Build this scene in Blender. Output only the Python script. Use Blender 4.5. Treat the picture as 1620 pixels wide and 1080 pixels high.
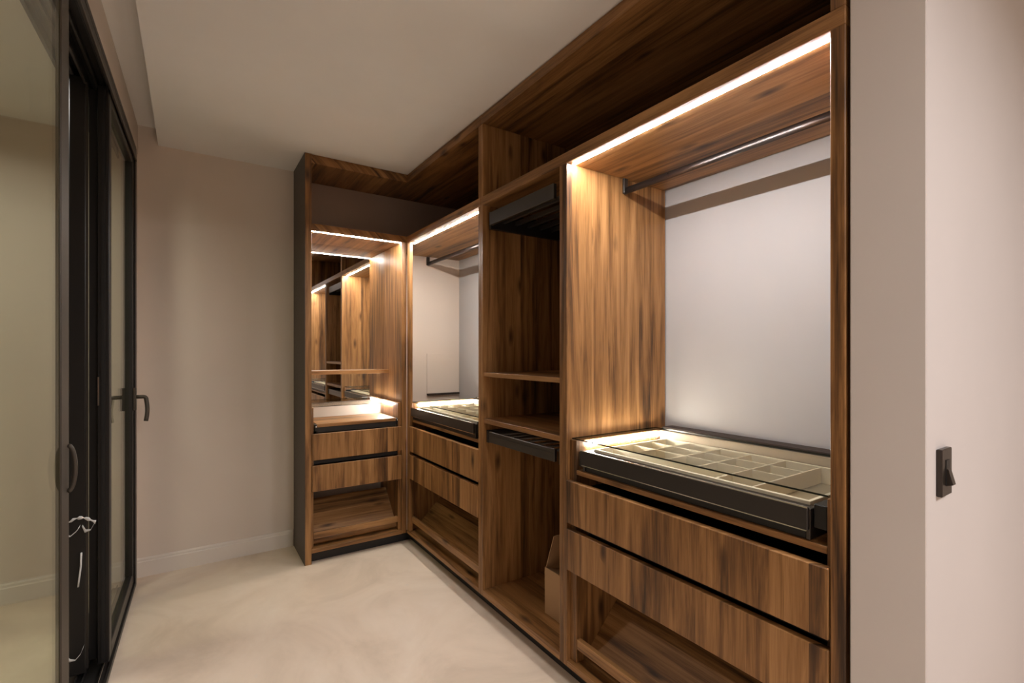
import bpy, bmesh, math, random
from mathutils import Vector, Matrix
random.seed(7)
S = bpy.context.scene
COL = S.collection
for o in list(bpy.data.objects): bpy.data.objects.remove(o)

# ------------------------------------------------------------------ camera
CAM_H = 1.346
cam = bpy.data.cameras.new('camera'); cam_o = bpy.data.objects.new('camera', cam); COL.objects.link(cam_o)
cam.sensor_fit = 'HORIZONTAL'; cam.sensor_width = 36.0
cam.lens = 760.48 / 1620 * 36.0
cam.shift_y = 16.14 / 1620
cam.clip_start = 0.02
cam_o.location = (0, 0, CAM_H)
cam_o.rotation_euler = (math.radians(90), 0, math.radians(-33.807))
S.camera = cam_o

# ------------------------------------------------------------------ world, lamps, exposure
w = bpy.data.worlds.new('world'); S.world = w; w.use_nodes = True
w.node_tree.nodes['Background'].inputs[0].default_value = (0.9, 0.85, 0.8, 1)
w.node_tree.nodes['Background'].inputs[1].default_value = 0.02
S.view_settings.view_transform = 'Standard'; S.view_settings.look = 'None'
S.view_settings.gamma = 1.0; S.view_settings.use_curve_mapping = False
S.view_settings.exposure = 1.80

def area(name, loc, size, power, color, rot=(0, 0, 0), size_y=None, spread=180):
    l = bpy.data.lights.new(name, 'AREA'); l.energy = power; l.color = color
    l.spread = math.radians(spread); l.shape = 'RECTANGLE' if size_y else 'DISK'; l.size = size
    if size_y: l.size_y = size_y
    o = bpy.data.objects.new(name, l); COL.objects.link(o); o.location = loc; o.rotation_euler = rot
    return o
# bedroom ceiling lamps behind the camera; unseen hall fill added for the far wall
area('bedroom_ceiling_lamp', (0.95, -1.10, 2.58), 0.5, 11.5, (1.0, 0.97, 0.98), spread=165)
area('bedroom_ceiling_lamp', (2.4, -1.5, 2.58), 0.5, 3.0, (1.0, 0.99, 1.04), spread=165)
area('hall_fill_light', (-.95, 2.75, 2.58), 0.3, 2.5, (1.0, 0.96, 0.90), spread=160)
LED_STRENGTH = 120.0

# ------------------------------------------------------------------ materials
def newmat(name):
    m = bpy.data.materials.new(name); m.use_nodes = True
    nt = m.node_tree; b = nt.nodes['Principled BSDF']
    return m, nt, b
def plain(name, col, rough=0.5, metal=0.0, spec=0.5):
    dv = .05 if metal < .5 else .015
    m, nt, b = newmat(name)
    b.inputs['Base Color'].default_value = (*col, 1); b.inputs['Roughness'].default_value = rough
    b.inputs['Metallic'].default_value = metal; b.inputs['Specular IOR Level'].default_value = spec
    # a touch of procedural unevenness
    n = nt.nodes.new('ShaderNodeTexNoise'); n.inputs['Scale'].default_value = 60; n.inputs['Detail'].default_value = 3
    g = nt.nodes.new('ShaderNodeNewGeometry'); nt.links.new(g.outputs['Position'], n.inputs['Vector'])
    mr = nt.nodes.new('ShaderNodeMapRange'); mr.inputs[3].default_value = max(0, rough - dv); mr.inputs[4].default_value = min(1, rough + dv)
    nt.links.new(n.outputs['Fac'], mr.inputs[0]); nt.links.new(mr.outputs[0], b.inputs['Roughness'])
    return m
def ramp(nt, stops):
    r = nt.nodes.new('ShaderNodeValToRGB'); e = r.color_ramp.elements
    while len(e) < len(stops): e.new(0.5)
    for el, (p, c) in zip(e, stops): el.position = p; el.color = (*c, 1) if len(c) == 3 else c
    return r
def math_node(nt, op, a=None, b=None):
    n = nt.nodes.new('ShaderNodeMath'); n.operation = op
    for i, v in enumerate((a, b)):
        if v is None: continue
        if isinstance(v, (int, float)): n.inputs[i].default_value = v
        else: nt.links.new(v, n.inputs[i])
    return n.outputs[0]
def wood(name, axis):
    """walnut-toned oak laminate; axis = direction the grain runs"""
    m, nt, b = newmat(name); L = nt.links.new
    g = nt.nodes.new('ShaderNodeNewGeometry')
    sx = nt.nodes.new('ShaderNodeSeparateXYZ'); L(g.outputs['Position'], sx.inputs[0])
    x, y, z = sx.outputs
    if axis == 'Z': along = z; cross = math_node(nt, 'ADD', x, y)
    elif axis == 'Y': along = y; cross = math_node(nt, 'ADD', x, z)
    else: along = x; cross = math_node(nt, 'ADD', y, z)
    # staves
    st = math_node(nt, 'FLOOR', math_node(nt, 'DIVIDE', cross, 0.097))
    wn = nt.nodes.new('ShaderNodeTexWhiteNoise'); wn.noise_dimensions = '1D'; L(st, wn.inputs['W'])
    shift = math_node(nt, 'MULTIPLY', wn.outputs['Value'], 17.0)
    al2 = math_node(nt, 'ADD', along, shift)
    def vec(sa, sc):
        c = nt.nodes.new('ShaderNodeCombineXYZ')
        L(math_node(nt, 'MULTIPLY', al2, sa), c.inputs[0]); L(math_node(nt, 'MULTIPLY', cross, sc), c.inputs[1]); return c.outputs[0]
    n1 = nt.nodes.new('ShaderNodeTexNoise'); L(vec(1.6, 26), n1.inputs['Vector'])
    n1.inputs['Scale'].default_value = 1; n1.inputs['Detail'].default_value = 6; n1.inputs['Roughness'].default_value = .62; n1.inputs['Distortion'].default_value = .55
    n2 = nt.nodes.new('ShaderNodeTexNoise'); L(vec(7, 260), n2.inputs['Vector'])
    n2.inputs['Scale'].default_value = 1; n2.inputs['Detail'].default_value = 4
    n3 = nt.nodes.new('ShaderNodeTexNoise'); L(vec(1.1, 7), n3.inputs['Vector']); n3.inputs['Scale'].default_value = 1; n3.inputs['Detail'].default_value = 2
    f = math_node(nt, 'ADD', math_node(nt, 'MULTIPLY', n1.outputs['Fac'], .62), math_node(nt, 'MULTIPLY', n2.outputs['Fac'], .2))
    f = math_node(nt, 'ADD', f, math_node(nt, 'MULTIPLY', n3.outputs['Fac'], .28))
    f = math_node(nt, 'ADD', f, math_node(nt, 'MULTIPLY', math_node(nt, 'SUBTRACT', wn.outputs['Value'], .5), .13))
    r = ramp(nt, [(0.37, (0.046, 0.0215, 0.0090)), (0.46, (0.160, 0.074, 0.0250)), (0.55, (0.300, 0.144, 0.0490)), (0.68, (0.460, 0.240, 0.092))])
    L(f, r.inputs[0])
    # sparse elongated knots
    vo = nt.nodes.new('ShaderNodeTexVoronoi'); L(vec(3.4, 10.0), vo.inputs['Vector']); vo.inputs['Scale'].default_value = 1
    dn = nt.nodes.new('ShaderNodeTexNoise'); L(vec(14, 50), dn.inputs['Vector']); dn.inputs['Scale'].default_value = 1
    kd = math_node(nt, 'ADD', vo.outputs['Distance'], math_node(nt, 'MULTIPLY', dn.outputs['Fac'], .10))
    kn = nt.nodes.new('ShaderNodeMapRange'); L(kd, kn.inputs[0])
    kn.inputs[1].default_value = .10; kn.inputs[2].default_value = .27; kn.inputs[3].default_value = .92; kn.inputs[4].default_value = 0
    sc = nt.nodes.new('ShaderNodeSeparateColor'); L(vo.outputs['Color'], sc.inputs[0])
    sel = math_node(nt, 'GREATER_THAN', sc.outputs[0], .45)
    kf = math_node(nt, 'MULTIPLY', kn.outputs[0], sel)
    mx = nt.nodes.new('ShaderNodeMix'); mx.data_type = 'RGBA'; L(kf, mx.inputs[0]); L(r.outputs[0], mx.inputs[6]); mx.inputs[7].default_value = (0.045, 0.020, 0.009, 1)
    L(mx.outputs[2], b.inputs['Base Color'])
    b.inputs['Roughness'].default_value = .42; b.inputs['Specular IOR Level'].default_value = .4
    bp = nt.nodes.new('ShaderNodeBump'); bp.inputs['Strength'].default_value = .12; bp.inputs['Distance'].default_value = .002
    L(n2.outputs['Fac'], bp.inputs['Height']); L(bp.outputs[0], b.inputs['Normal'])
    return m
def paint(name, col, var=.04, bump=.03):
    m, nt, b = newmat(name); L = nt.links.new
    g = nt.nodes.new('ShaderNodeNewGeometry')
    n = nt.nodes.new('ShaderNodeTexNoise'); n.inputs['Scale'].default_value = 1.3; n.inputs['Detail'].default_value = 4; L(g.outputs['Position'], n.inputs['Vector'])
    c0 = tuple(v * (1 - var) for v in col); c1 = tuple(min(1, v * (1 + var)) for v in col)
    r = ramp(nt, [(.3, c0), (.7, c1)]); L(n.outputs['Fac'], r.inputs[0]); L(r.outputs[0], b.inputs['Base Color'])
    n2 = nt.nodes.new('ShaderNodeTexNoise'); n2.inputs['Scale'].default_value = 180; L(g.outputs['Position'], n2.inputs['Vector'])
    bp = nt.nodes.new('ShaderNodeBump'); bp.inputs['Strength'].default_value = bump; bp.inputs['Distance'].default_value = .001
    L(n2.outputs['Fac'], bp.inputs['Height']); L(bp.outputs[0], b.inputs['Normal'])
    b.inputs['Roughness'].default_value = .75; b.inputs['Specular IOR Level'].default_value = .25
    return m
def screed(name):
    m, nt, b = newmat(name); L = nt.links.new
    g = nt.nodes.new('ShaderNodeNewGeometry')
    n = nt.nodes.new('ShaderNodeTexNoise'); n.inputs['Scale'].default_value = 2.1; n.inputs['Detail'].default_value = 7; n.inputs['Roughness'].default_value = .62; n.inputs['Distortion'].default_value = .9
    L(g.outputs['Position'], n.inputs['Vector'])
    r = ramp(nt, [(.30, (.62, .50, .385)), (.48, (.72, .59, .465)), (.62, (.765, .64, .515)), (.8, (.83, .73, .61))]); L(n.outputs['Fac'], r.inputs[0])
    n3 = nt.nodes.new('ShaderNodeTexNoise'); n3.inputs['Scale'].default_value = 38; n3.inputs['Detail'].default_value = 5; L(g.outputs['Position'], n3.inputs['Vector'])
    sp = nt.nodes.new('ShaderNodeMapRange'); L(n3.outputs['Fac'], sp.inputs[0]); sp.inputs[1].default_value = .62; sp.inputs[2].default_value = .75; sp.inputs[3].default_value = 0; sp.inputs[4].default_value = .35
    mx = nt.nodes.new('ShaderNodeMix'); mx.data_type = 'RGBA'; L(sp.outputs[0], mx.inputs[0]); L(r.outputs[0], mx.inputs[6]); mx.inputs[7].default_value = (.68, .62, .54, 1)
    L(mx.outputs[2], b.inputs['Base Color']); b.inputs['Roughness'].default_value = .62; b.inputs['Specular IOR Level'].default_value = .3
    bp = nt.nodes.new('ShaderNodeBump'); bp.inputs['Strength'].default_value = .15; bp.inputs['Distance'].default_value = .004
    L(n.outputs['Fac'], bp.inputs['Height']); L(bp.outputs[0], b.inputs['Normal'])
    return m
def thin_glass(name, tint, refl=1.0, ior=1.45):
    m = bpy.data.materials.new(name); m.use_nodes = True; nt = m.node_tree; nt.nodes.clear(); L = nt.links.new
    out = nt.nodes.new('ShaderNodeOutputMaterial'); mix = nt.nodes.new('ShaderNodeMixShader')
    tr = nt.nodes.new('ShaderNodeBsdfTransparent'); tr.inputs[0].default_value = (*tint, 1)
    gl = nt.nodes.new('ShaderNodeBsdfGlossy'); gl.inputs['Roughness'].default_value = .01; gl.inputs[0].default_value = (.95, .97, .95, 1)
    ge = nt.nodes.new('ShaderNodeNewGeometry'); dt = nt.nodes.new('ShaderNodeVectorMath'); dt.operation = 'DOT_PRODUCT'
    L(ge.outputs['Normal'], dt.inputs[0]); L(ge.outputs['Incoming'], dt.inputs[1])
    om = math_node(nt, 'SUBTRACT', 1.0, math_node(nt, 'ABSOLUTE', dt.outputs['Value']))
    sch = math_node(nt, 'ADD', math_node(nt, 'MULTIPLY', math_node(nt, 'POWER', om, 5.0), .9), .04)   # Schlick reflectance, same from both sides
    L(math_node(nt, 'MULTIPLY', sch, refl), mix.inputs[0]); L(tr.outputs[0], mix.inputs[1]); L(gl.outputs[0], mix.inputs[2]); L(mix.outputs[0], out.inputs[0])
    return m
def mirror_mat(name, col):
    m, nt, b = newmat(name)
    b.inputs['Base Color'].default_value = (*col, 1); b.inputs['Metallic'].default_value = 1; b.inputs['Roughness'].default_value = .015
    return m
def emit(name, col, s):
    m = bpy.data.materials.new(name); m.use_nodes = True; nt = m.node_tree; nt.nodes.clear()
    out = nt.nodes.new('ShaderNodeOutputMaterial'); e = nt.nodes.new('ShaderNodeEmission'); e.inputs[0].default_value = (*col, 1); e.inputs[1].default_value = s
    nt.links.new(e.outputs[0], out.inputs[0]); return m

WZ, WY, WX = wood('walnut_vertical_grain', 'Z'), wood('walnut_run_grain', 'Y'), wood('walnut_cross_grain', 'X')
WALL = paint('taupe_wall_paint', (.75, .655, .57))
CEIL = paint('ceiling_paint', (.90, .875, .85))
NICHE = paint('led_dimmed_niche_paint', (.475, .455, .445))  # greyer wall tone, darkened further so the LED-lit wall does not clip
BASE = paint('baseboard_paint', (.78, .71, .64), .02)
FLOOR = screed('beige_screed')
DARKBACK = plain('anthracite_back_panel', (.055, .050, .049), .36)
UPBACK = plain('brown_overhead_back', (.42, .315, .255), .35)
ENDDARK = plain('dark_end_layer', (.075, .055, .042), .5)  # darker, grainless layer on the outer side of the end panel
BROWNBACK = plain('dark_brown_back_panel', (.050, .036, .029), .65, 0, .2)
BLACK = plain('black_board', (.012, .011, .011), .5)  # plain black for plinths, drawer boxes and backing
ANTH = plain('anthracite_drawer_front', (.038, .032, .028), .42, .3)
METAL = plain('bronze_grey_metal', (.085, .076, .068), .38, .75)
RODM = plain('dark_bronze_rod', (.10, .085, .08), .28, .9)
CHROME = plain('satin_chrome', (.75, .73, .70), .18, 1.0)
RAILLIT = plain('lit_rail_wood', (.56, .44, .30), .5)  # rail wood lightened in colour for the LED light and reflection on it
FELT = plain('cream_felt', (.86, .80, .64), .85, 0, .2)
FELTFLOOR = plain('shaded_felt_floor', (.36, .30, .20), .9, 0, .15)  # felt darkened in colour for the shade inside the tray cells
ALU = plain('black_aluminium', (.022, .020, .019), .40, .25)
ALUB = plain('bronze_aluminium', (.085, .070, .056), .5, .5)
RUBBER = plain('black_rubber', (.008, .008, .008), .6)
GLASS = thin_glass('smoked_shelf_glass', (.86, .85, .81), .32)
DGLASS = thin_glass('door_glass', (.95, .97, .89), .6)
GEDGE = plain('dark_glass_edge', (.012, .016, .012), .2)
MIRR = mirror_mat('wardrobe_mirror', (.78, .76, .72))
LED = emit('led_warm', (1.0, .96, .91), LED_STRENGTH)
LEDT = emit('led_tray', (1.0, .96, .90), LED_STRENGTH * .27)
LEDW = emit('led_white', (1.0, .985, 1.0), LED_STRENGTH)
CARD = plain('cardboard', (.47, .29, .155), .8, 0, .2)
CARDIN = plain('cardboard_inside', (.34, .21, .115), .85, 0, .2)
SWITCH = plain('bronze_black_switch', (.045, .036, .030), .32, .6)
FILM = plain('torn_white_film', (.78, .78, .76), .3)

# ------------------------------------------------------------------ helpers
WL = {}
def tag(o, label=None, cat=None, group=None, kind=None):
    if label: o['label'] = label
    if cat: o['category'] = cat
    if group: o['group'] = group
    if kind: o['kind'] = kind
    return o
def thing(name, loc, label, cat, group=None):
    o = bpy.data.objects.new(name, None); o.empty_display_size = .1; COL.objects.link(o); o.location = loc; WL[o.name] = Vector(loc)
    return tag(o, label, cat, group)
def link_bm(name, bm, mat, parent=None, mats=None, smooth=False):
    bmesh.ops.recalc_face_normals(bm, faces=bm.faces[:])
    vs = [v.co for v in bm.verts]
    c = Vector([(min(v[i] for v in vs) + max(v[i] for v in vs)) / 2 for i in range(3)])
    if parent is None: c.z = min(v.z for v in vs)
    for v in bm.verts: v.co -= c
    me = bpy.data.meshes.new(name); bm.to_mesh(me); bm.free()
    for mm in (mats or [mat]): me.materials.append(mm)
    if smooth:
        for p in me.polygons: p.use_smooth = True
    o = bpy.data.objects.new(name, me); COL.objects.link(o); WL[o.name] = c.copy()
    if parent is not None: o.parent = parent; o.location = c - WL[parent.name]
    else: o.location = c
    return o
def add_box(bm, x0, x1, y0, y1, z0, z1, bevel=.0012, mi=0):
    r = bmesh.ops.create_cube(bm, size=1.0)
    M = Matrix.Translation(((x0 + x1) / 2, (y0 + y1) / 2, (z0 + z1) / 2)) @ Matrix.Diagonal((abs(x1 - x0), abs(y1 - y0), abs(z1 - z0), 1))
    bmesh.ops.transform(bm, matrix=M, verts=r['verts'])
    fs = {f for v in r['verts'] for f in v.link_faces}
    for f in fs: f.material_index = mi
    if bevel and min(abs(x1 - x0), abs(y1 - y0), abs(z1 - z0)) > bevel * 3:
        es = {e for v in r['verts'] for e in v.link_edges}
        bmesh.ops.bevel(bm, geom=list(es), offset=bevel, segments=1, affect='EDGES')
def box(name, x0, x1, y0, y1, z0, z1, mat, parent=None, bevel=.0012):
    bm = bmesh.new(); add_box(bm, x0, x1, y0, y1, z0, z1, bevel); return link_bm(name, bm, mat, parent)
def boxes(name, lst, mat, parent=None, bevel=.0012):
    bm = bmesh.new()
    for b in lst: add_box(bm, *b, bevel)
    return link_bm(name, bm, mat, parent)
def prism(name, poly, z0, z1, mat, parent=None, axis='Z'):
    """extrude a 2-D polygon; axis Z: poly is (x,y); axis Y: poly is (x,z), z0/z1 are y; axis X: poly is (y,z)"""
    bm = bmesh.new()
    def P(a, b, t): return (a, b, t) if axis == 'Z' else ((a, t, b) if axis == 'Y' else (t, a, b))
    lo = [bm.verts.new(P(a, b, z0)) for a, b in poly]; hi = [bm.verts.new(P(a, b, z1)) for a, b in poly]
    bm.faces.new(lo); bm.faces.new(hi[::-1]); n = len(poly)
    for i in range(n): bm.faces.new((lo[i], lo[(i + 1) % n], hi[(i + 1) % n], hi[i]))
    return link_bm(name, bm, mat, parent)
def add_tube(bm, pts, rx, ry=None, seg=12, up=Vector((0, 0, 1)), caps=True):
    """sweep an ellipse (rx sideways, ry along up) through pts"""
    ry = ry or rx; pts = [Vector(p) for p in pts]; rings = []
    for i, p in enumerate(pts):
        t = (pts[min(i + 1, len(pts) - 1)] - pts[max(i - 1, 0)]).normalized()
        s = t.cross(up); s = s.normalized() if s.length > 1e-4 else Vector((1, 0, 0)); u = s.cross(t).normalized()
        rings.append([bm.verts.new(p + s * (rx * math.cos(a)) + u * (ry * math.sin(a))) for a in [2 * math.pi * k / seg for k in range(seg)]])
    for a, b in zip(rings, rings[1:]):
        for k in range(seg): bm.faces.new((a[k], a[(k + 1) % seg], b[(k + 1) % seg], b[k]))
    if caps: bm.faces.new(rings[0]); bm.faces.new(rings[-1][::-1])
def tube(name, pts, rx, mat, parent=None, ry=None, seg=12, up=Vector((0, 0, 1))):
    bm = bmesh.new(); add_tube(bm, pts, rx, ry, seg, up); return link_bm(name, bm, mat, parent, smooth=True)

# ------------------------------------------------------------------ dimensions
H = 2.60                      # ceiling
XF, XW = 1.272, 1.891         # front of the long run / wall behind it
YF, YW = 3.233, 3.628         # front of the corner unit / far wall
XL = 0.598                    # free end of the corner unit
YE = 0.500                    # near end of the long run
ZS0, ZS1 = 2.114, 2.158       # board below the overhead cabinets
ZT0 = 2.540

# ------------------------------------------------------------------ the setting
def struct(o): return tag(o, kind='structure')
struct(box('floor', -2.9, 4.1, -3.3, 3.9, -.10, 0, FLOOR, bevel=0))
struct(box('ceiling', -.1615, 4.1, -3.3, 3.9, H, H + .3, CEIL, bevel=0))
struct(box('ceiling', -.46, -.1615, .2, 3.9, 2.70, 2.9, CEIL, bevel=0))               # raised slot over the door track
struct(box('ceiling', -2.9, -.461, -3.3, 3.9, H, H + .3, CEIL, bevel=0))                # ceiling of the room beyond
struct(box('ceiling', -.27, -.1615, -3.3, .2, H, H + .3, CEIL, bevel=0))
struct(box('wall_far', -2.9, 2.1, YW, YW + .2, 0, 2.9, WALL, bevel=0))
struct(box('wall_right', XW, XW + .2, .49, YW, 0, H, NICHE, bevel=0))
STUBP = paint('pale_wall_paint', (.65, .60, .575))
struct(box('wall_stub', XF + .004, 4.1, .352, .492, 0, H, STUBP, bevel=.002))
struct(box('wall_bulkhead', -.41, -.262, .5, YW, 2.525, 2.698, WALL, bevel=0))
struct(box('wall_left', -.42, -.27, -3.3, .5, 0, 2.9, WALL, bevel=0))
struct(box('wall_pier', -.40, -.262, 3.535, YW, 0, 2.525, WALL, bevel=0))
struct(box('wall_back', -2.9, 4.1, -3.5, -3.3, 0, 2.9, WALL, bevel=0))
struct(box('wall_bedroom', 4.1, 4.3, -3.5, 3.9, 0, 2.9, WALL, bevel=0))
struct(box('wall_hall', -3.1, -2.9, -3.5, 3.9, 0, 2.9, WALL, bevel=0))
def baseboard(name, x0, x1):
    y = YW
    prism_poly = [(y, 0), (y - .014, 0), (y - .014, .088), (y - .010, .093), (y - .010, .104), (y - .006, .112), (y, .112)]
    return struct(prism(name, prism_poly, x0, x1, BASE, axis='X'))
baseboard('baseboard_far', -.262, XL - .004)
baseboard('baseboard_hall', -2.9, -.402)

# ------------------------------------------------------------------ wardrobe units of the long run
XB = 1.884                    # back of carcasses
def shoe_shelf_run(t, y0, y1):
    s = prism('shoe_shelf', [(1.345, .118), (1.360, .105), (1.650, .385), (1.636, .400)], y0, y1, WY, t, axis='Y')
    box('front_lip', 1.292, 1.312, y0, y1, .150, .190, WY, s)
def drawers_run(t, y0, y1):
    for z0, z1 in ((.655, .826), (.465, .630)):
        d = box('drawer', XF - .006, XF + .017, y0, y1, z0, z1, WZ, t, .0016)
        boxes('drawer_box', [(XF + .021, 1.80, y0 + .035, y0 + .05, z0 + .015, z1 - .03), (XF + .021, 1.80, y1 - .05, y1 - .035, z0 + .015, z1 - .03),
                             (1.785, 1.80, y0 + .05, y1 - .05, z0 + .015, z1 - .03), (XF + .021, 1.80, y0 + .035, y1 - .035, z0 + .012, z0 + .02),
                             (XF + .021, XF + .036, y0 + .05, y1 - .05, z0 + .015, z1 - .03)], BLACK, d)
# --- near unit
t = near = thing('wardrobe_unit', (1.56, 1.01, 0), 'open walnut wardrobe bay beside the light switch, wide pale back wall and two drawers', 'wardrobe')
box('side_panel', XF, XB, YE, .532, 0, ZS0 - .0005, WZ, t)
box('side_panel', XF, XB, 1.500, 1.5225, .068, ZS0 - .0005, WZ, t)
box('bottom_panel', XF, XB, .533, 1.4995, .068, .093, WY, t)
box('plinth', XF + .045, XF + .06, .533, 1.5225, 0, .067, BLACK, t)
box('lining_panel', XF + .018, XB, 1.462, 1.4995, .094, .988, WZ, t)
box('lining_panel', XF + .018, XB, .5325, .546, .094, .988, WZ, t)
box('tray_shelf', XF + .018, XB, .5465, 1.4615, .852, .870, WY, t)
box('back_ledge', 1.815, XB, .5465, 1.4615, .982, 1.000, BROWNBACK, t)
box('back_rail', 1.800, 1.814, .5465, 1.4615, .900, .985, RAILLIT, t)
drawers_run(t, .5345, 1.4985)
box('drawer_stretcher', XF + .03, XF + .05, .5465, 1.4615, .632, .650, BLACK, t)
shoe_shelf_run(t, .5475, 1.4605)
# --- middle unit
t = mid = thing('wardrobe_unit', (1.56, 1.86, 0), 'narrow dark walnut wardrobe bay with two shelves and a cardboard box at its foot', 'wardrobe')
box('side_panel', XF, XB, 1.5235, 1.546, .068, ZS0 - .0005, WZ, t)
box('side_panel', XF, XB, 2.174, 2.1965, .068, ZS0 - .0005, WZ, t)
box('bottom_panel', XF, XB, 1.5465, 2.1735, .068, .100, WY, t)
box('plinth', XF + .045, XF + .06, 1.5235, 2.1965, 0, .067, BLACK, t)
box('shelf', XF + .004, XB, 1.547, 2.173, 1.216, 1.238, WY, t)
box('shelf', XF + .004, XB, 1.547, 2.173, .973, .997, WY, t)
box('back_panel', XB - .012, XB - .001, 1.547, 2.173, .101, .972, WZ, t)
box('back_panel', XB - .012, XB - .001, 1.547, 2.173, 1.239, ZS0 - .001, WZ, t)
# --- far unit
t = far = thing('wardrobe_unit', (1.56, 2.9, 0), 'walnut wardrobe bay at the inner corner, lit pale back wall above two drawers', 'wardrobe')
box('side_panel', XF, XB, 2.1975, 2.221, .068, ZS0 - .0005, WZ, t)
box('bottom_panel', XF, XB, 2.2215, 3.231, .068, .093, WY, t)
box('plinth', XF + .045, XF + .06, 2.1975, YF + .06, 0, .067, BLACK, t)
box('corner_stile', XF + .001, XF + .024, 3.186, 3.2320, .094, ZS0 - .0005, WZ, t)
box('lining_panel', XF + .025, XB, 3.212, 3.2320, .094, .988, WZ, t)
box('lining_panel', XF + .018, XB, 2.2215, 2.250, .094, .988, WZ, t)
box('tray_shelf', XF + .026, XB, 2.2505, 3.2115, .852, .870, WY, t)
box('back_ledge', 1.815, XB, 2.2505, 3.2115, .982, 1.000, BROWNBACK, t)
box('back_rail', 1.800, 1.814, 2.2505, 3.2115, .900, .985, RAILLIT, t)
drawers_run(t, 2.2225, 3.184)
box('drawer_stretcher', XF + .03, XF + .05, 2.2505, 3.1840, .632, .650, BLACK, t)
shoe_shelf_run(t, 2.2515, 3.2105)
box('corner_ledge', 1.596, XB, YW - .022, YW - .001, .992, 1.006, BROWNBACK, t)
box('corner_board', 1.596, XB, YW - .007, YW - .001, 1.0065, 1.330, WALL, t, .0008)
# --- corner unit on the far wall
t = corner = thing('wardrobe_unit', (.94, 3.43, 0), 'narrow walnut wardrobe unit on the far wall with a mirrored back', 'wardrobe')
YB = YW - .008
box('side_panel', XL + .003, XL + .041, YF, YB, 0, H - .002, WZ, t)
box('end_dark_layer', XL, XL + .0028, YF, YB, 0, H - .002, ENDDARK, t, 0)
box('side_panel', 1.236, 1.2710, YF + .003, YB, .068, ZS0 - .0005, WZ, t)
box('bottom_panel', XL + .0415, 1.2355, YF, YB, .068, .093, WX, t)
box('plinth', XL + .0415, XF + .044, YF + .045, YF + .06, 0, .067, BLACK, t)
box('lining_panel', XL + .0415, XL + .056, YF + .018, YB, .094, .988, WZ, t)
box('lining_panel', 1.213, 1.2355, YF + .018, YB, .094, .988, WZ, t)
for z0, z1 in ((.655, .822), (.455, .620)):
    d = box('drawer', XL + .045, 1.2335, YF - .001, YF + .017, z0, z1, WZ, t, .0016)
    boxes('drawer_box', [(XL + .08, XL + .095, YF + .019, 3.56, z0 + .015, z1 - .03), (1.185, 1.20, YF + .019, 3.56, z0 + .015, z1 - .03),
                         (XL + .096, 1.184, 3.545, 3.56, z0 + .015, z1 - .03), (XL + .08, 1.20, YF + .019, 3.56, z0 + .012, z0 + .02)], BLACK, d)
box('drawer_stretcher', XL + .0565, 1.2125, YF + .03, YF + .05, .624, .650, BLACK, t)
m_ = box('mirror', XL + .042, 1.2355, YB - .018, YB - .012, .985, ZS0 - .001, MIRR, t, 0)
box('mirror_backing', XL + .042, 1.2355, YB - .011, YB - .001, .985, ZS0 - .001, BLACK, t)
box('narrow_shelf', XL + .042, 1.2355, 3.500, YB - .0185, 1.186, 1.212, WX, t)
s_ = prism('shoe_shelf', [(3.272, .118), (3.285, .105), (3.520, .325), (3.507, .338)], XL + .0575, 1.2120, WX, t, axis='X')
box('front_lip', XL + .0575, 1.2120, YF + .020, YF + .040, .150, .190, WX, s_)

# ------------------------------------------------------------------ overhead cabinets
t = thing('overhead_cabinet', (1.56, 1.35, ZS0), 'long open overhead cabinet above the near and middle bays', 'cabinet')
box('bottom_panel', XF, XB, YE, 2.1965, ZS0, ZS1, WY, t)
box('side_panel', XF, XB, YE, .532, ZS1 + .0005, H - .002, WZ, t)
box('side_panel', XF, XB, 2.174, 2.1965, ZS1 + .0005, ZT0 - .0005, WZ, t)
box('top_panel', XF, XB, .5325, 2.1965, ZT0, 2.578, WY, t)
box('filler_strip', XF + .008, XF + .03, .5325, 2.1965, 2.5785, H - .002, WY, t)
box('back_panel', XB - .012, XB - .001, .5325, 2.1735, ZS1 + .0005, ZT0 - .001, DARKBACK, t)
t = thing('overhead_cabinet', (1.4, 3.1, ZS0), 'L-shaped open overhead cabinet turning the inner corner', 'cabinet')
def Lpoly(f, b, x0, y0): return [(XF + f, y0), (XB - b, y0), (XB - b, YB), (x0, YB), (x0, YF + f), (XF + f, YF + f)]
prism('bottom_panel', Lpoly(0, 0, XL + .0415, 2.1975), ZS0, ZS1, WY, t)
box('side_panel', XF, XB, 2.1975, 2.221, ZS1 + .0005, ZT0 - .0005, WZ, t)
prism('top_panel', Lpoly(0, 0, XL + .0415, 2.1975), ZT0, 2.578, WY, t)
prism('filler_strip', [(XF + .008, 2.1975), (XF + .03, 2.1975), (XF + .03, YF + .03), (XL + .0415, YF + .03), (XL + .0415, YF + .008), (XF + .008, YF + .008)], 2.5785, H - .002, WY, t)
box('back_panel', XB - .012, XB - .001, 2.2215, YB - .0125, ZS1 + .0005, ZT0 - .001, DARKBACK, t)
box('back_panel', XL + .042, XB - .001, YB - .012, YB - .001, ZS1 + .0005, ZT0 - .001, UPBACK, t)

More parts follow.
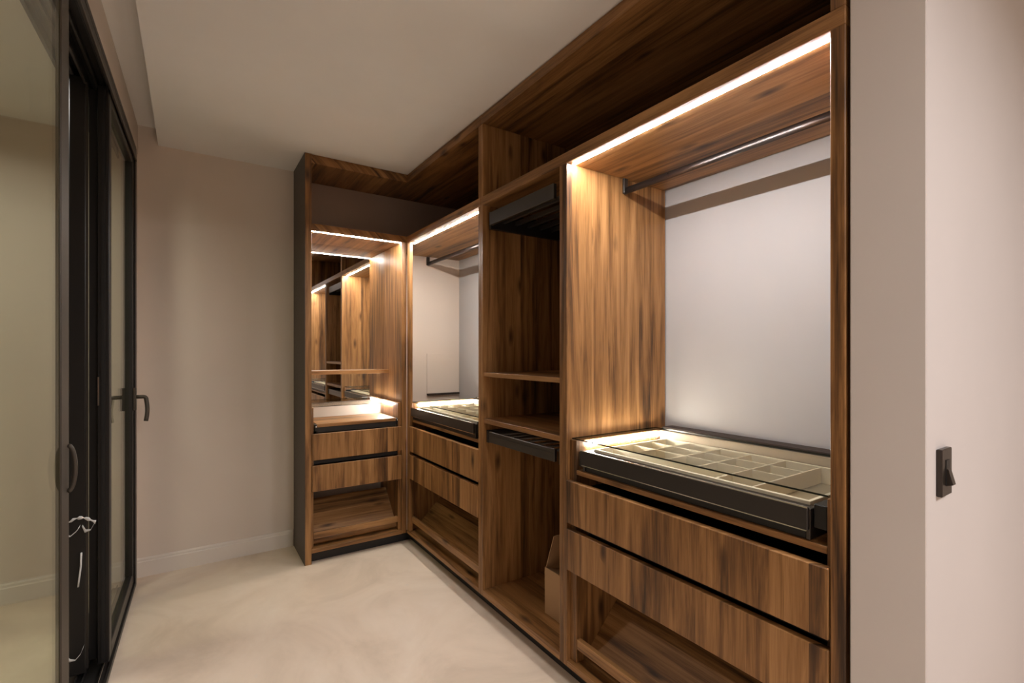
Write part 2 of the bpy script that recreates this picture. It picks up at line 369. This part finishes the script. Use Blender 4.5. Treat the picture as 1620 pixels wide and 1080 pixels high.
# ------------------------------------------------------------------ LED strips (recessed diffusers)
def led(x0, x1, y0, y1, z0, z1, mat, label, group='wardrobe light strips'):
    t = thing('led_strip', ((x0 + x1) / 2, (y0 + y1) / 2, z0), label, 'light strip', group)
    box('diffuser', x0, x1, y0, y1, z0, z1, mat, t, 0)
    return t
G = None
led(1.303, 1.312, .536, 1.497, ZS0 - .002, ZS0 - .0005, LEDW, 'long white light strip under the overhead cabinet of the near bay')
led(1.318, 1.327, 2.225, 3.228, ZS0 - .002, ZS0 - .0005, LED, 'light strip under the overhead cabinet of the inner corner bay')
led(XL + .045, 1.233, 3.253, 3.262, ZS0 - .002, ZS0 - .0005, LED, 'light strip above the mirror of the narrow far unit')
def side_led(name_label, horiz, a0, a1, c, z, sgn, mat):
    # strip fixed on a lining panel just under the glass top
    if horiz: led(a0, a1, c, c + sgn * .008, z - .018, z, mat, name_label) if sgn > 0 else led(a0, a1, c + sgn * .008, c, z - .018, z, mat, name_label)
    else: led(c - .008, c, a0, a1, z - .018, z, mat, name_label)
side_led('short bright light strip at the left of the near glass-topped tray', True, 1.345, 1.795, 1.4612, .980, -1, LEDT)
side_led('short bright light strip at the far end of the corner bay glass-topped tray', True, 1.345, 1.795, 3.2112, .980, -1, LEDT)
side_led('short light strip at the right of the glass top below the mirror', False, 3.36, 3.598, 1.2128, .980, -1, LEDT)

# ------------------------------------------------------------------ glass tops
def glass(name, x0, x1, y0, y1, z0, z1, label):
    bm = bmesh.new(); add_box(bm, x0, x1, y0, y1, z0, z1, 0)
    bm.normal_update()
    for f in bm.faces: f.material_index = 0 if abs(f.normal.z) > .9 else 1
    return tag(link_bm(name, bm, None, mats=[GLASS, GEDGE]), label, 'glass top')
glass('glass_top', 1.300, 1.812, .548, 1.4995, .9885, .9935, 'smoked glass top over the near divided tray')
glass('glass_top', 1.300, 1.812, 2.223, 3.2100, .9885, .9935, 'smoked glass top over the divided tray in the inner corner bay')
glass('glass_top', XL + .057, 1.2123, YF + .12, 3.600, .9885 - .008, .9935 - .010, 'glass top over the wooden pull-out board below the mirror')

# ------------------------------------------------------------------ divided pull-out trays
def divided_tray(y0, y1, flip, label):
    """y0 near end, y1 far end of the clear opening"""
    t = thing('pull_out_tray', (1.5, (y0 + y1) / 2, .8705), label, 'tray', 'divided pull-out trays')
    Y = lambda f: y1 - f                      # measured from the far (lit) end
    W = y1 - y0
    fy1, fy0 = y1 - .032, y0 + .040
    box('front_panel', 1.280, 1.294, fy0, fy1, .899, .955, ANTH, t, .002)
    box('front_trim', 1.280, 1.286, fy0, fy1, .9545, .9575, CHROME, t, 0)
    box('front_cover', 1.2945, 1.3345, fy0 + .0105, fy1 - .0105, .944, .949, METAL, t, 0)
    box('lower_rail', 1.300, 1.312, fy0 + .012, fy1 - .012, .8712, .9015, ALU, t, .001)
    box('lower_lip', 1.284, 1.292, fy0 + .004, fy1 - .004, .8955, .8985, CHROME, t, 0)
    rx0, rx1 = 1.335, 1.775; ry1, ry0 = fy1 - .022, fy0 + .018
    boxes('drawer_side', [(1.295, 1.79, fy1 - .010, fy1, .872, .950), (1.295, 1.79, fy0, fy0 + .010, .872, .950), (1.778, 1.79, fy0 + .0105, fy1 - .0105, .872, .950)], METAL, t)
    box('slide_housing', 1.300, 1.70, y0 + .003, fy0 - .006, .905, .965, ALU, t, .002)
    box('slide_housing', 1.300, 1.70, fy1 + .006, y1 - .003, .885, .945, METAL, t, .002)
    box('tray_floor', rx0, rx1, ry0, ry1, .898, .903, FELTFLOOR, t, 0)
    T = .006; zt, zb = .958, .9035
    boxes('tray_rim', [(rx0, rx0 + .012, ry0, ry1, zb, zt), (rx1 - .010, rx1, ry0, ry1, zb, zt), (rx0 + .0125, rx1 - .0105, ry0, ry0 + .010, zb, zt), (rx0 + .0125, rx1 - .0105, ry1 - .010, ry1, zb, zt)], FELT, t, .0008)
    k = (ry1 - ry0) / .81
    cols = [ry1 - c * k for c in (.128, .273, .401, .528, .645)]
    rows = [1.435, 1.550, 1.662]
    ia, ib = rx0 + .0125, rx1 - .0105
    xfront = rows[0]
    # bars along the depth
    for i, c in enumerate(cols):
        xa = ia if i >= 3 else xfront
        box('divider', xa, ib, c - T / 2, c + T / 2, zb, zt - .002 if i != 3 else zt - .001, FELT, t, .0006)
    # bars along the width, cut between the depth bars
    edges = [ry1 - .0105] + cols
    for r in rows:
        if r == rows[0]:
            spans = [(cols[3] + T / 2, ry1 - .0105), (cols[4] + T / 2, cols[3] - T / 2)]
        else: spans = [(edges[i + 1] + T / 2, edges[i] - T / 2) for i in range(len(edges) - 1)]
        for a, b in spans:
            if r == rows[0] and b > cols[0]: r0, r1 = r - T, r - .0003
            else: r0, r1 = r - T / 2, r + T / 2
            box('divider', r0, r1, a + .0002, b - .0002, zb, zt - .003, FELT, t, .0006)
    return t
divided_tray(.547, 1.461, False, 'pulled-out tray with cream felt dividers in the near bay')
divided_tray(2.251, 3.211, False, 'pulled-out tray with cream felt dividers in the inner corner bay')
# wooden pull-out board in the corner unit
t = thing('pull_out_board', (.93, 3.4, .824), 'wooden pull-out board on black runners below the mirror', 'tray')
box('board', XL + .075, 1.195, YF + .01, 3.58, .862, .884, WX, t)
box('runner', XL + .062, XL + .0745, YF + .006, 3.56, .838, .880, ALU, t)
box('runner', 1.1955, 1.208, YF + .006, 3.56, .838, .880, ALU, t)
box('front_rail', XL + .075, 1.195, YF + .012, YF + .03, .828, .8615, ALU, t)
tube('runner_pin', [(XL + .068, YF + .004, .868), (XL + .068, YF - .004, .868)], .006, CHROME, t)
tube('runner_pin', [(1.202, YF + .004, .872), (1.202, YF - .004, .872)], .006, CHROME, t)

# ------------------------------------------------------------------ hanging rails
def rail(y0, y1, label):
    t = thing('hanging_rail', (1.605, (y0 + y1) / 2, 2.05), label, 'clothes rail', 'wardrobe hanging rails')
    tube('rail', [(1.605, y0 + .004, 2.058), (1.605, y1 - .004, 2.058)], .0075, RODM, t, ry=.0155, seg=16)
    for y in (y0, y1):
        s = 1 if y == y0 else -1
        box('bracket', 1.592, 1.618, min(y + s * .0005, y + s * .012), max(y + s * .0005, y + s * .012), 2.046, ZS0 - .001, METAL, t, .002)
rail(.532, 1.500, 'dark bronze hanging rail across the near bay')
rail(2.221, YW, 'dark bronze hanging rail across the inner corner bay')

# ------------------------------------------------------------------ pull-out racks of the middle bay
t = thing('pull_out_rack', (1.56, 1.86, 1.99), 'dark grey pull-out hanging frame at the top of the middle bay', 'rack')
box('front_bar', 1.288, 1.306, 1.605, 2.135, 2.000, 2.066, METAL, t, .002)
for y in (1.560, 2.137):
    box('side_rail', 1.300, 1.84, y, y + .022, 1.985, 2.075, ALU, t, .002)
for k in range(6):
    x = 1.37 + k * .08
    box('cross_bar', x, x + .016, 1.5835, 2.1355, 2.020, 2.044, METAL, t, .002)
t = thing('pull_out_rack', (1.56, 1.86, .87), 'dark grey pull-out trouser rack below the shelves of the middle bay', 'rack')
box('front_bar', 1.288, 1.304, 1.600, 2.140, .876, .932, METAL, t, .002)
box('bar_groove', 1.2868, 1.2878, 1.602, 2.138, .912, .914, ALU, t, 0)
for y in (1.552, 2.146):
    box('side_rail', 1.290, 1.84, y, y + .022, .872, .936, ALU, t, .002)
for k in range(7):
    y = 1.63 + k * .077
    tube('trouser_bar', [(1.3045, y, .918), (1.82, y, .918)], .006, METAL, t)
box('rear_bar', 1.8205, 1.836, 1.575, 2.1455, .895, .935, METAL, t, .002)

# ------------------------------------------------------------------ cardboard box
t = thing('cardboard_box', (1.57, 1.685, .1), 'open brown cardboard box with raised flaps inside the middle bay', 'box')
bx0, bx1, by0, by1, bz0, bz1 = 1.408, 1.72, 1.556, 1.822, .1005, .318
boxes('carton', [(bx0, bx0 + .004, by0, by1, bz0, bz1), (bx1 - .004, bx1, by0, by1, bz0, bz1), (bx0 + .004, bx1 - .004, by0, by0 + .004, bz0, bz1),
                 (bx0 + .004, bx1 - .004, by1 - .004, by1, bz0, bz1), (bx0 + .004, bx1 - .004, by0 + .004, by1 - .004, bz0, bz0 + .005)], CARD, t, .0008)
def flap(p, mat=CARD):
    bm = bmesh.new(); n = (Vector(p[1]) - Vector(p[0])).cross(Vector(p[2]) - Vector(p[0])).normalized() * .0035
    a = [bm.verts.new(Vector(q)) for q in p]; b = [bm.verts.new(Vector(q) + n) for q in p]
    bm.faces.new(a); bm.faces.new(b[::-1])
    for i in range(4): bm.faces.new((a[i], a[(i + 1) % 4], b[(i + 1) % 4], b[i]))
    return link_bm('flap', bm, mat, t)
flap([(bx0 + .006, by1 - .002, bz1), (bx1 - .006, by1 - .002, bz1), (bx1 - .03, by1 - .03, bz1 + .150), (bx0 + .03, by1 - .03, bz1 + .150)])
flap([(bx1 - .003, by0 + .004, bz1), (bx1 - .003, by1 - .004, bz1), (bx1 + .05, by1 - .02, bz1 + .12), (bx1 + .05, by0 + .02, bz1 + .12)])
flap([(bx0 + .004, by0 + .004, bz1), (bx0 + .004, by1 - .008, bz1), (bx0 + .11, by1 - .015, bz1 - .035), (bx0 + .11, by0 + .015, bz1 - .035)], CARDIN)
boxes('tape', [(bx0 - .0006, bx0 - .0001, 1.66, 1.71, .20, bz1)], CARDIN, t, 0)

# ------------------------------------------------------------------ light switch
t = thing('light_switch', (1.36, .345, 1.03), 'dark bronze light switch on the pale wall right of the wardrobe', 'switch')
box('plate', 1.333, 1.396, .341, .3515, 1.034, 1.136, SWITCH, t, .0015)
box('slot', 1.354, 1.376, .3395, .3409, 1.058, 1.112, BLACK, t, 0)
prism('rocker', [(.3408, 1.094), (.3370, 1.092), (.3290, 1.060), (.3408, 1.056)], 1.356, 1.374, SWITCH, t, axis='X')

# ------------------------------------------------------------------ sliding glass door on the left
def leaf(t, x0, x1, y0, y1, z0, z1, mat, glassmat, sw_near, sw_far, rail_h, handle=None):
    box('stile', x0, x1, y0, y0 + sw_near, z0, z1, mat, t, .003)
    box('stile', x0, x1, y1 - sw_far, y1, z0, z1, mat, t, .003)
    box('rail', x0, x1, y0 + sw_near, y1 - sw_far, z0, z0 + rail_h, mat, t, .003)
    box('rail', x0, x1, y0 + sw_near, y1 - sw_far, z1 - rail_h, z1, mat, t, .003)
    xm = (x0 + x1) / 2
    gh = min(.004, (x1 - x0) * .25)
    g = box('glass_pane', xm - gh, xm + gh, y0 + sw_near + .0005, y1 - sw_far - .0005, z0 + rail_h + .0005, z1 - rail_h - .0005, glassmat, t, 0)
    return g
t = thing('door_frame', (-.33, 2.0, 0), 'black aluminium sliding door frame with three tracks', 'door frame')
JY0, JY1 = 3.478, 3.530
boxes('jamb', [(-.312, -.258, JY1 - .02, JY1, 0, 2.52), (-.266, -.258, JY0, JY1 - .02, 0, 2.52), (-.312, -.306, JY0, JY1 - .02, 0, 2.52)], ALU, t)
boxes('head_track', [(-.420, -.258, .55, JY1 - .021, 2.498, 2.524), (-.272, -.258, .55, JY1 - .021, 2.455, 2.497), (-.347, -.337, .55, JY1 - .021, 2.462, 2.497), (-.420, -.408, .55, JY1 - .021, 2.455, 2.497)], ALU, t)
for x in (-.262, -.342, -.316, -.383): box('track_profile', x, x + .008, .55, JY1 - .022, 2.440, 2.4545, METAL, t, .001) if x in (-.262, -.342) else box('guide_rail', x, x + .008, .55, JY1 - .022, 2.474, 2.497, METAL, t, .001)
boxes('sill_track', [(-.420, -.258, .55, JY1 - .021, .0005, .010), (-.268, -.258, .55, JY1 - .021, .0105, .024), (-.345, -.339, .55, JY1 - .021, .0105, .024), (-.420, -.412, .55, JY1 - .021, .0105, .024)], ALU, t)
box('guide_rail', -.2895, -.2825, .55, JY1 - .022, .0105, .030, CHROME, t, .001)
box('guide_rail', -.3655, -.3585, .55, JY1 - .022, .0105, .030, CHROME, t, .001)
# leaf nearest the jamb
t = thing('sliding_door', (-.31, 3.05, .03), 'black framed glass sliding door with curved lever handles next to the far wall', 'door', 'sliding door leaves')
leaf(t, -.306, -.266, 2.640, 3.474, .033, 2.466, ALU, DGLASS, .055, .055, .06)
def lever(t, x, s, y, z, mat):
    b = box('handle_rose', min(x, x + s * .015), max(x, x + s * .015), y - .016, y + .016, z - .064, z + .064, mat, t, .003)
    pts = [(x + s * .010, y, z + .012)]
    for k in range(9):
        a = k / 8 * math.pi / 2
        pts.append((x + s * (.045 + .014 * math.sin(a)), y, z + .012 - .014 * (1 - math.cos(a))))
    for k in range(1, 9): pts.append((x + s * (.059 + .006 * math.sin(k / 8 * math.pi)), y - .002 * k, z - .002 - .0155 * k))
    tube('lever', pts, .0105, mat, b, ry=.0105, up=Vector((0, 1, 0)))
lever(t, -.2658, 1, 3.446, 1.078, ALUB); lever(t, -.3062, -1, 3.446, 1.078, ALUB)
box('seal', -.292, -.280, 2.634, 2.6395, .05, 2.45, RUBBER, t, 0)
box('strike_plate', -.304, -.299, 2.6368, 2.6395, 1.12, 1.24, CHROME, t, 0)
# leaf parked behind it
t = thing('sliding_door', (-.38, 3.04, .03), 'black framed glass sliding door parked behind the handled leaf', 'door', 'sliding door leaves')
leaf(t, -.388, -.336, 2.600, 3.200, .033, 2.466, ALU, DGLASS, .055, .055, .06)
box('interlock', -.3355, -.3075, 2.665, 2.690, .05, 2.45, ALU, t, 0)
box('seal', -.3355, -.329, 2.604, 2.612, .05, 2.45, METAL, t, 0)
# near leaf
t = thing('sliding_door', (-.30, 1.3, .03), 'bronze framed glass sliding door filling the left edge of the picture', 'door', 'sliding door leaves')
leaf(t, -.271, -.258, .700, 1.870, .033, 2.466, ALUB, DGLASS, .06, .088, .06)
pts = []
for k in range(13):
    a = k / 12 * math.pi; pts.append((-.2575 + .016 * math.sin(a), 1.852, 1.012 + .066 * math.cos(a)))
tube('pull_handle', pts, .006, ALUB, t, ry=.0045, up=Vector((0, 1, 0)))
box('edge_seal', -.268, -.261, 1.8705, 1.8735, .04, 2.45, RUBBER, t, 0)

# torn protective film hanging on the parked leaves
t = thing('protective_film', (-.36, 2.6, .3), 'torn strips of white protective film on the ends of the black door leaves', 'plastic film')
def ribbon(pts, wd, name='film_strip'):
    bm = bmesh.new(); rows = []
    for i, p in enumerate(pts):
        p = Vector(p); wv = Vector((.25, .1, 1)).normalized() * wd * (.6 + .4 * math.sin(i * 1.9))
        rows.append((bm.verts.new(p - wv / 2), bm.verts.new(p + wv / 2), bm.verts.new(p + wv / 2 + Vector((0, .001, 0))), bm.verts.new(p - wv / 2 + Vector((0, .001, 0)))))
    for a, b in zip(rows, rows[1:]):
        for k in range(4): bm.faces.new((a[k], a[(k + 1) % 4], b[(k + 1) % 4], b[k]))
    bm.faces.new(rows[0]); bm.faces.new(rows[-1][::-1])
    return link_bm(name, bm, FILM, t, smooth=True)
def arc(x0, x1, z, sag, y, n=14):
    return [(x0 + (x1 - x0) * k / n, y - .010 * math.sin(k / n * math.pi), z + sag * math.sin(k / n * math.pi)) for k in range(n + 1)]
ribbon(arc(-.404, -.304, .645, .030, 2.594), .016)
ribbon([(-.402, 2.590, .640), (-.397, 2.584, .612), (-.380, 2.582, .606), (-.362, 2.586, .622), (-.352, 2.590, .640)], .013)
ribbon([(-.345, 2.590, .640), (-.335, 2.584, .618), (-.318, 2.584, .620), (-.304, 2.588, .650)], .013)
bm = bmesh.new(); add_tube(bm, [(-.348, 2.592, .530), (-.349, 2.590, .480), (-.354, 2.590, .430), (-.358, 2.592, .395)], .006, .003, 8, Vector((1, 0, 0))); link_bm('film_tail', bm, FILM, t, smooth=True)
ribbon([(-.395, 2.590, .125), (-.382, 2.584, .108), (-.365, 2.582, .105), (-.350, 2.586, .122), (-.340, 2.590, .150)], .012)

# the whole sliding door stands about a degree off the wardrobe run
DA = -math.radians(1.15); PV = Vector((-.262, 3.53, 0)); RM = Matrix.Rotation(DA, 4, 'Z')
for o in list(COL.objects):
    if o.parent is None and (o.name.startswith(('door_frame', 'sliding_door', 'protective_film')) or o.name == 'wall_bulkhead'):
        z = o.location.z; o.location = PV + RM @ (o.location - PV); o.location.z = z; o.rotation_euler.z = DA
